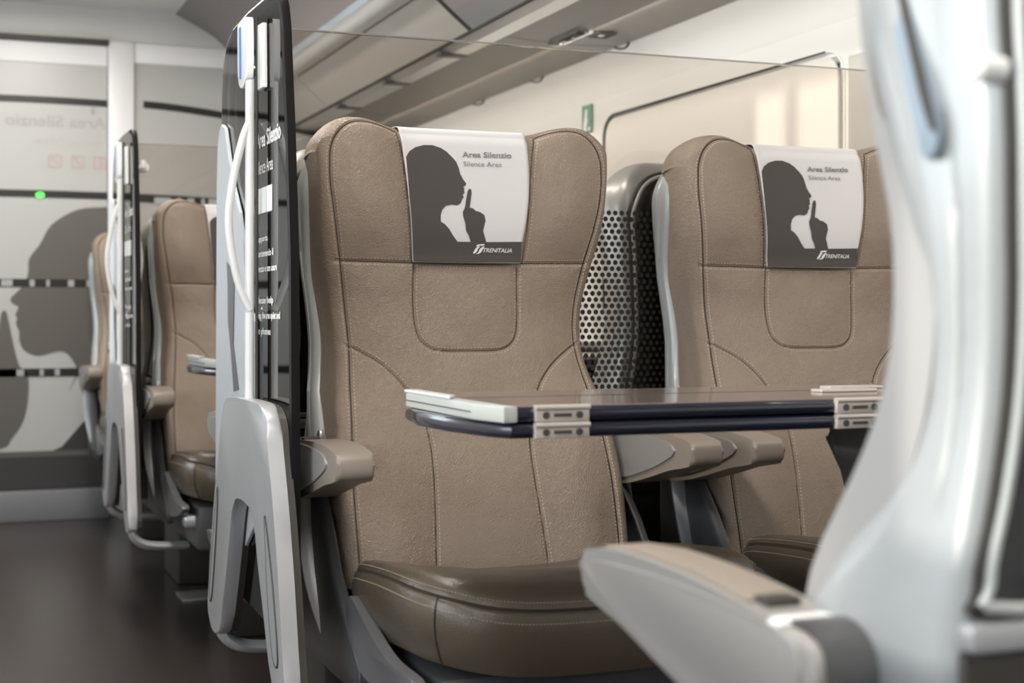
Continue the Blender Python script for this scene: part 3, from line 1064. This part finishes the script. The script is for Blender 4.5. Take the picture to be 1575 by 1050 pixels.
    f1 = spline([(556, 511), (564, 494), (570, 488), (580, 486), (574, 494), (569, 505), (563, 511)], 3, True)
    f2 = spline([(574, 509), (581, 494), (596, 485), (590, 497), (586, 506), (576, 513), (566, 513)], 3, True)
    f3 = spline([(566, 487), (570, 480), (580, 478), (596, 478), (590, 484), (580, 483), (572, 486)], 3, True)
    b = poly_bm([(x, -y) for x, y in f1], [(x, -y) for x, y in f2], [(x, -y) for x, y in f3])
    wrap(b, lambda x, y: px(x, -y, 0.0112))
    obj('emblem', b, 'white_print', hc, smooth=False)
    return s


seat = build_seat(None)
seat.location = (0.846, 2.36, 0)
GA = 'leather seats facing the camera'
tag(seat, 'taupe leather seat in sharp focus, left of the pair behind the folded table', 'train seat', GA)
for (x, y, lab) in ((1.533, 2.36, 'taupe leather window-side seat, right of the pair behind the folded table'),
                    (0.838, 4.23, 'brown leather seat in the next bay, seen between the two smoked glass panels'),
                    (0.838, 6.03, 'furthest brown leather seat, just before the frosted glass door')):
    c = copy_tree(seat)
    c.location = (x, y, 0)
    tag(c, lab, 'train seat', GA)

away = build_seat('far')
for ch in list(away.children):
    if ch.name.startswith('headrest_cover'):
        for g in list(ch.children): bpy.data.objects.remove(g)
        bpy.data.objects.remove(ch)
for ch in away.children:
    if ch.name.startswith('backrest'):
        ch.scale = (1, 1, 0.96)
        ch.location.y = 0.022
away.rotation_euler = (0, 0, PI)
away.location = (0.830, 2.715, 0)
GB = 'seats facing away from the camera'
tag(away, 'seat facing away with dark glossy back, directly behind the sharp left seat', 'train seat', GB)
c = copy_tree(away)
c.location = (1.508, 2.725, 0)
tag(c, 'seat facing away whose dark glossy back shows through the dotted glass gap', 'train seat', GB)
c = copy_tree(away)
c.location = (0.830, 4.585, 0)
tag(c, 'seat facing away behind the second glass screen, back against the next-bay seat', 'train seat', GB)
near = copy_tree(away)
near.location = (0.832, 0.838, 0)
tag(near, 'large blurred pale silver seat shell with grey armrest at the right edge', 'train seat', GB)
for ch in near.children:
    if ch.name.startswith('cushion'):
        ch.scale = (1, 0.62, 1)
    if ch.name.startswith('back_panel'):
        ch.data = ch.data.copy()
        ch.data.materials[0] = M['back']
# grip recess on the aisle side of the near shell (local +x, since the seat is turned round)
gy = lambda yw: 0.838 - yw
lens = [(0.790, 1.10), (0.775, 1.055), (0.764, 1.015), (0.752, 0.98), (0.742, 0.952), (0.735, 0.944), (0.728, 0.950), (0.726, 0.965), (0.734, 0.992), (0.745, 1.02), (0.756, 1.052), (0.775, 1.10)]
L1 = spline([(gy(y), z) for (y, z) in lens], 4, True)
g = obj('grip_recess', PR(L1, 0.2668, 0.2735, 'x', 0.002, 2), 'grip', near)
dk = [(0.778, 1.10), (0.764, 1.055), (0.752, 1.018), (0.741, 0.985), (0.732, 0.966), (0.727, 0.960), (0.727, 0.968), (0.735, 0.994), (0.746, 1.022), (0.757, 1.053), (0.773, 1.10)]
obj('finger_slot', PR(spline([(gy(y), z) for (y, z) in dk], 4, True), 0.2715, 0.2750, 'x', 0.0006, 1), 'gasket', g)
bm = bmesh.new()
tube(bm, [(0.255, gy(0.690), 0.993), (0.273, gy(0.690), 0.993), (0.276, gy(0.690), 0.993)], 0.008, 16, rr=[0.008, 0.008, 0.005])
obj('coat_peg', bm, 'white', near)

# ================================================================== PARTITIONS
def build_partition():
    s = empty('aisle_partition', (0.49, 2.47, 0))
    ox, oy = 0.49, 2.47

    def Q(bm):
        for v in bm.verts: v.co -= Vector((ox, oy, 0))
        return bm
    gl = [(2.170, 0.345), (2.176, 0.60), (2.184, 0.934), (2.205, 1.12), (2.236, 1.297), (2.247, 1.330), (2.262, 1.350), (2.285, 1.362), (2.34, 1.368), (2.52, 1.372), (2.66, 1.368), (2.72, 1.352), (2.755, 1.318), (2.772, 1.26), (2.79, 0.9), (2.80, 0.55), (2.80, 0.36)]
    glp = gl
    pane = obj('glass_pane', Q(PR(glp, 0.498, 0.505, 'x')), 'glass_tint', s, smooth=False)
    edge = [(0.5015, y, z) for (y, z) in gl]
    n = len(gl)
    nb9 = gl[:9]
    obj('glass_edge', Q(PR([(y - 0.003, z) for (y, z) in nb9] + [(y + 0.010, z - 0.008) for (y, z) in nb9[::-1]], 0.4955, 0.5085, 'x', 0.0015, 2)), 'glass_edge', pane)
    nb = gl[:8]
    obj('black_border', Q(PR([(y, z) for (y, z) in nb] + [(y + 0.020, z - 0.006) for (y, z) in nb[::-1]], 0.4972, 0.4985, 'x')), 'glass_edge', pane, smooth=False)
    obj('glass_edge', Q(TU(edge[8:], 0.0036, 8)), 'edge_line', pane)
    # pale panel over the rear part of the glass
    main = [(2.80, 0.36), (2.79, 0.80), (2.782, 1.10), (2.774, 1.165), (2.757, 1.195), (2.73, 1.205), (2.700, 1.195), (2.665, 1.140), (2.62, 1.08), (2.56, 1.03), (2.53, 0.98), (2.50, 0.90), (2.47, 0.86), (2.43, 0.84), (2.43, 0.50), (2.60, 0.40)]
    fp_ = obj('pale_panel', Q(PR(main, 0.490, 0.4965, 'x', 0.001, 1)), 'panel_grey', s, smooth=False)
    slot = [(2.672, 0.948), (2.60, 0.925), (2.61, 0.80), (2.585, 0.76), (2.56, 0.72), (2.605, 0.715), (2.63, 0.78), (2.66, 0.84), (2.662, 0.90)]
    obj('panel_slot', Q(PR(slot, 0.4885, 0.4905, 'x')), 'greyd', fp_, smooth=False)
    # pole with cap, blue stripe
    pole = obj('pole', Q(TU([(0.478, 2.41, 0.66), (0.478, 2.405, 1.24)], 0.0075, 14)), 'white', s)
    cap = spline([(2.392, 1.250), (2.395, 1.330), (2.405, 1.341), (2.462, 1.341), (2.470, 1.330), (2.468, 1.255), (2.455, 1.236), (2.43, 1.228), (2.405, 1.236)], 4, True)
    obj('pole_cap', Q(PR(cap, 0.470, 0.482, 'x', 0.003, 3)), 'white', s)
    obj('cap_backing', Q(PR([(2.352, 1.22), (2.356, 1.325), (2.40, 1.328), (2.40, 1.22)], 0.488, 0.4965, 'x', 0.002, 2)), 'white', s)
    obj('blue_stripe', Q(PR([(2.436, 1.245), (2.440, 1.332), (2.450, 1.332), (2.446, 1.245)], 0.4682, 0.4712, 'x', 0.001, 1)), 'blue', s)
    obj('side_groove', Q(TU([(0.4875, 2.395, 0.70), (0.4875, 2.395, 1.34)], 0.0028, 8)), 'gasket', pole)
    # bow handles on both faces
    for (sx, x0, r) in ((-1, 0.472, 0.0065), (1, 0.508, 0.0065)):
        pts = [(x0 + sx * d, 2.405, z) for (d, z) in ((-0.006, 1.17), (0.006, 1.140), (0.022, 1.07), (0.029, 1.01), (0.024, 0.955), (0.012, 0.90), (-0.006, 0.858))]
        obj('grab_handle', Q(TU(spline(pts, 6), r, 10)), 'white', s)
    # lettering, reading from the aisle
    def put(txt, ystart, length, z, h, bold=0.0):
        b = text_bm(txt, 1.0, bold)
        lo = min(v.co.x for v in b.verts); hi = max(v.co.x for v in b.verts)
        for v in b.verts:
            u = (v.co.x - lo) / (hi - lo)
            zz = z + v.co.y / 0.70 * h
            v.co = (0.4968, ystart - u * length, zz)
        obj('lettering', Q(b), 'white_ink', pane, smooth=False)
    put('Area Silenzio', 2.440, 0.182, 1.128, 0.026, 0.02)
    put('Silence Area', 2.440, 0.125, 1.084, 0.023)
    for i in range(3):
        y1 = 2.440 - i * 0.042
        bm = bmesh.new()
        box(bm, 0.4955, 0.4972, y1 - 0.036, y1, 1.018, 1.060)
        obj('pictogram', Q(bm), 'white_ink', pane, smooth=False)
    for (t, ln, z, h) in (('Supporta', 0.085, 0.972, 0.010), ('mantenendo il', 0.128, 0.947, 0.011), ('silenzio e non usare', 0.155, 0.922, 0.011),
                          ('Please help', 0.128, 0.870, 0.011), ('keep the area quiet and', 0.178, 0.845, 0.011), ('no phones', 0.108, 0.819, 0.011)):
        put(t, 2.440, ln, z, h, 0.02)
    # lower A-shaped frame: a thin dark core between two pale covers
    outer = [(2.715, 0.300), (2.712, 0.345), (2.66, 0.50), (2.61, 0.60), (2.575, 0.675), (2.555, 0.698), (2.52, 0.708), (2.42, 0.713), (2.28, 0.713), (2.235, 0.706), (2.205, 0.685), (2.185, 0.64), (2.150, 0.56), (2.115, 0.46), (2.088, 0.36), (2.070, 0.29),
             (2.120, 0.275), (2.165, 0.30), (2.225, 0.40), (2.262, 0.46), (2.295, 0.525), (2.330, 0.543), (2.40, 0.548), (2.45, 0.542), (2.478, 0.520), (2.52, 0.43), (2.562, 0.352), (2.600, 0.292), (2.66, 0.280)]
    o2 = []
    for i in range(len(outer)):
        o2.append(outer[i])
    op = spline(o2, 3, True)
    core = obj('lower_frame', Q(PR(op, 0.462, 0.486, 'x', 0.004, 3)), 'frame', s)
    inset = lambda poly, k: poly
    grooveL = [(2.690, 0.345), (2.650, 0.46), (2.610, 0.545), (2.622, 0.47), (2.668, 0.345)]
    grooveR = [(2.115, 0.345), (2.150, 0.45), (2.205, 0.545), (2.200, 0.50), (2.185, 0.43), (2.150, 0.345)]
    for gp in (grooveL, grooveR):
        obj('leg_groove', Q(TU([(0.4622, y, z) for (y, z) in spline(gp, 4, True)], 0.0024, 6, closed=True)), 'gasket', core)
        obj('leg_inlay', Q(PR(spline(gp, 4, True), 0.4605, 0.464, 'x')), 'greyd' if False else 'frame', core, smooth=False)
    op2 = [(y, z) for (y, z) in op]
    obj('frame_core', Q(PR([(2.43 + (y - 2.43) * 0.985, 0.5 + (z - 0.5) * 0.985) for (y, z) in op2], 0.486, 0.4975, 'x')), 'gasket', s, smooth=False)
    # feet curving in under the seats
    for (y0, z0) in ((2.655, 0.305), (2.110, 0.295)):
        pts = [(0.474, y0, z0), (0.480, y0 - 0.004, z0 - 0.030), (0.505, y0 - 0.006, z0 - 0.050), (0.55, y0 - 0.005, z0 - 0.058), (0.62, y0, z0 - 0.060)]
        sp = spline(pts, 5)
        obj('foot', Q(TU(sp, 0.012, 12, rr=[(0.030, 0.012)] * len(sp))), 'frame', s)
    return s


part = build_partition()
GP = 'smoked glass aisle partitions'
tag(part, 'near smoked glass aisle partition with white lettering, pole and A-shaped silver foot', 'partition', GP)
c = copy_tree(part)
c.location = (0.49, 2.47 + 1.86, 0)
tag(c, 'further, smaller smoked glass partition beside the second row of seats', 'partition', GP)


def build_screen():
    s = empty('glass_screen', (0.53, 2.537, 0))
    ox, oy = 0.53, 2.537

    def Q(bm):
        for v in bm.verts: v.co -= Vector((ox, oy, 0))
        return bm
    pane = obj('pane', Q(BX(0.515, 1.93, 2.535, 2.540, 0.40, 1.352)), 'glass_clear', s, smooth=False)
    obj('bright_edge', Q(BX(0.515, 1.93, 2.5345, 2.5405, 1.3522, 1.3548)), 'edge_line', pane, smooth=False)
    # black printed dots, hexagonal
    bm = bmesh.new()
    px_, pz = 0.0137, 0.01185
    r = 0
    z = 1.046
    while z > 0.60:
        x = 1.00 + (px_ / 2 if r % 2 else 0)
        while x < 1.36:
            R_ = 0.0050
            if x > 1.24: R_ = 0.0050 - 0.0022 * (x - 1.24) / 0.12
            vs = [bm.verts.new((x + R_ * math.cos(PI / 6 + PI * k / 4), 2.5342, z + R_ * math.sin(PI / 6 + PI * k / 4))) for k in range(8)]
            bm.faces.new(vs)
            x += px_
        z -= pz
        r += 1
    obj('dot_print', Q(bm), 'dots', pane, smooth=False)
    for x in (0.560, 1.88):
        bm = bmesh.new()
        tube(bm, [(x, 2.534, 1.282), (x, 2.516, 1.282), (x, 2.512, 1.282)], 0.015, 20, rr=[0.015, 0.015, 0.011])
        kn = obj('clamp_knob', Q(bm), 'white', s)
        obj('clamp_pin', Q(BX(x - 0.011, x + 0.003, 2.502, 2.514, 1.277, 1.302, 0.003)), 'white', kn)
    obj('wall_post', Q(BX(0.506, 0.516, 2.528, 2.546, 0.42, 1.345, 0.001)), 'glass_edge', s)
    bm = bmesh.new()
    tube(bm, [(0.497, 2.46, 1.262), (0.4935, 2.46, 1.262)], 0.009, 16)
    obj('bracket_screw', Q(bm), 'steel', s)
    return s


scr = build_screen()
tag(scr, 'clear glass screen with black dot pattern behind the two sharp seats', 'glass screen', 'glass screens across the seat rows')
c = copy_tree(scr)
c.location = (0.53, 2.537 + 1.86, 0)
tag(c, 'further glass screen with bright top edge behind the second-row seat', 'glass screen', 'glass screens across the seat rows')

# ================================================================== TABLES
def build_table():
    s = empty('folding_table', (1.20, 1.72, 0))
    ox, oy = 1.20, 1.72

    def Q(bm):
        for v in bm.verts: v.co -= Vector((ox, oy, 0))
        return bm
    X0, X1, Y0, Y1 = 0.594, 1.95, 1.554, 1.886
    leaf = [(X0 + 0.012, Y0), (X1, Y0), (X1, Y1), (X0 + 0.02, Y1), (X0 + 0.004, Y1 - 0.02), (X0 - 0.010, 1.80), (X0 - 0.012, 1.70), (X0 - 0.002, Y0 + 0.012)]
    lw = [(X0 - 0.004, 1.59), (X0 - 0.016, 1.70), (X0 - 0.020, 1.80), (X0 - 0.012, Y1 - 0.008)]
    leaf2 = [(X1, Y1 + 0.01), (X0 + 0.004, Y1 + 0.01)] + lw[::-1] + [(X0 + 0.014, Y0), (X1, Y0)]
    low = obj('lower_leaf', Q(PR(leaf2, 0.7085, 0.7265, 'z', 0.0078, 5)), 'navy', s)
    up_poly = [(X1, Y1), (X0 + 0.006, Y1), (X0 + 0.002, 1.70), (X0 + 0.012, Y0), (X1, Y0)]
    upr = obj('upper_leaf', Q(PR(up_poly, 0.7275, 0.7445, 'z', 0.0075, 5)), 'navy', s)
    top = [(X1, Y1 - 0.004), (X0 + 0.012, Y1 - 0.004), (X0 + 0.008, 1.70), (X0 + 0.018, Y0 + 0.005), (X1, Y0 + 0.005)]
    tp = obj('tabletop', Q(PR(top, 0.7440, 0.7458, 'z', 0.0006, 1)), 'top', s)
    obj('fold_line', Q(BX(X0 + 0.02, X1, 1.744, 1.7465, 0.7455, 0.7461)), 'gasket', tp, smooth=False)
    # white end pieces on the aisle end
    e = obj('end_cap', Q(join(PR([(X0 - 0.008, Y1), (X0 + 0.012, Y1), (X0 + 0.012, 1.58), (X0 + 0.020, Y0 - 0.0035), (X0 + 0.004, Y0 - 0.0035), (X0 - 0.008, 1.62)], 0.7275, 0.7465, 'z', 0.002, 2))), 'cap', s)
    obj('end_cap_lip', Q(PR([(X0 - 0.010, Y1 + 0.002), (X0 + 0.008, Y1 + 0.002), (X0 + 0.008, 1.73), (X0 - 0.010, 1.70)], 0.7468, 0.7505, 'z', 0.0012, 2)), 'pale_edge', e)
    obj('cap_groove', Q(BX(X0 - 0.0092, X0 - 0.007, 1.63, Y1, 0.7355, 0.737)), 'gasket', e, smooth=False)
    for xc in (0.670, 1.076, 1.62):
        for (za, zb) in ((0.7275, 0.7472), (0.7085, 0.7268)):
            h = obj('hinge', Q(BX(xc - 0.034, xc + 0.034, Y0 - 0.005, Y0 + 0.003, za, zb, 0.0015)), 'hinge', s)
            bm = bmesh.new()
            tube(bm, [(xc - 0.034, Y0 - 0.005, zb - 0.003), (xc + 0.034, Y0 - 0.005, zb - 0.003)], 0.0034, 10)
            obj('hinge_barrel', Q(bm), 'hinge', h)
            for dx in (-0.021, 0.021):
                bm = bmesh.new()
                tube(bm, [(xc + dx, Y0 - 0.0046, (za + zb) / 2 - 0.002), (xc + dx, Y0 - 0.0068, (za + zb) / 2 - 0.002)], 0.0042, 12)
                obj('screw', Q(bm), 'screw', h)
            obj('hinge_slot', Q(BX(xc - 0.011, xc + 0.011, Y0 - 0.0062, Y0 - 0.0046, (za + zb) / 2 - 0.004, (za + zb) / 2)), 'screw', h, smooth=False)
    for (x, y) in ((1.155, 1.70), (1.215, 1.77)):
        obj('top_hinge', Q(BX(x - 0.045, x + 0.045, y - 0.014, y + 0.014, 0.7458, 0.7500, 0.0015)), 'hinge', s)
    # support: flared column
    col = [(1.115, 0.7085), (1.128, 0.69), (1.142, 0.64), (1.160, 0.58), (1.19, 0.50), (1.23, 0.40), (1.25, 0.25), (1.25, 0.0), (1.52, 0.0), (1.52, 0.25), (1.54, 0.40), (1.58, 0.52), (1.62, 0.62), (1.645, 0.7085)]
    obj('column', Q(PR(col, 1.590, 1.690, 'y', 0.012, 4)), 'back', s)
    return s


tab = build_table()
GT = 'folded tables between facing seats'
tag(tab, 'folded two-leaf table with navy edges and beige hinges in the foreground', 'table', GT)
for (dy, lab) in ((1.86, 'small folded table with white end in the second bay, against the brown seat'), (3.70, 'furthest folded table, a tiny white end beside the last seat')):
    c = copy_tree(tab)
    c.location = (1.20, 1.72 + dy, 0)
    tag(c, lab, 'table', GT)
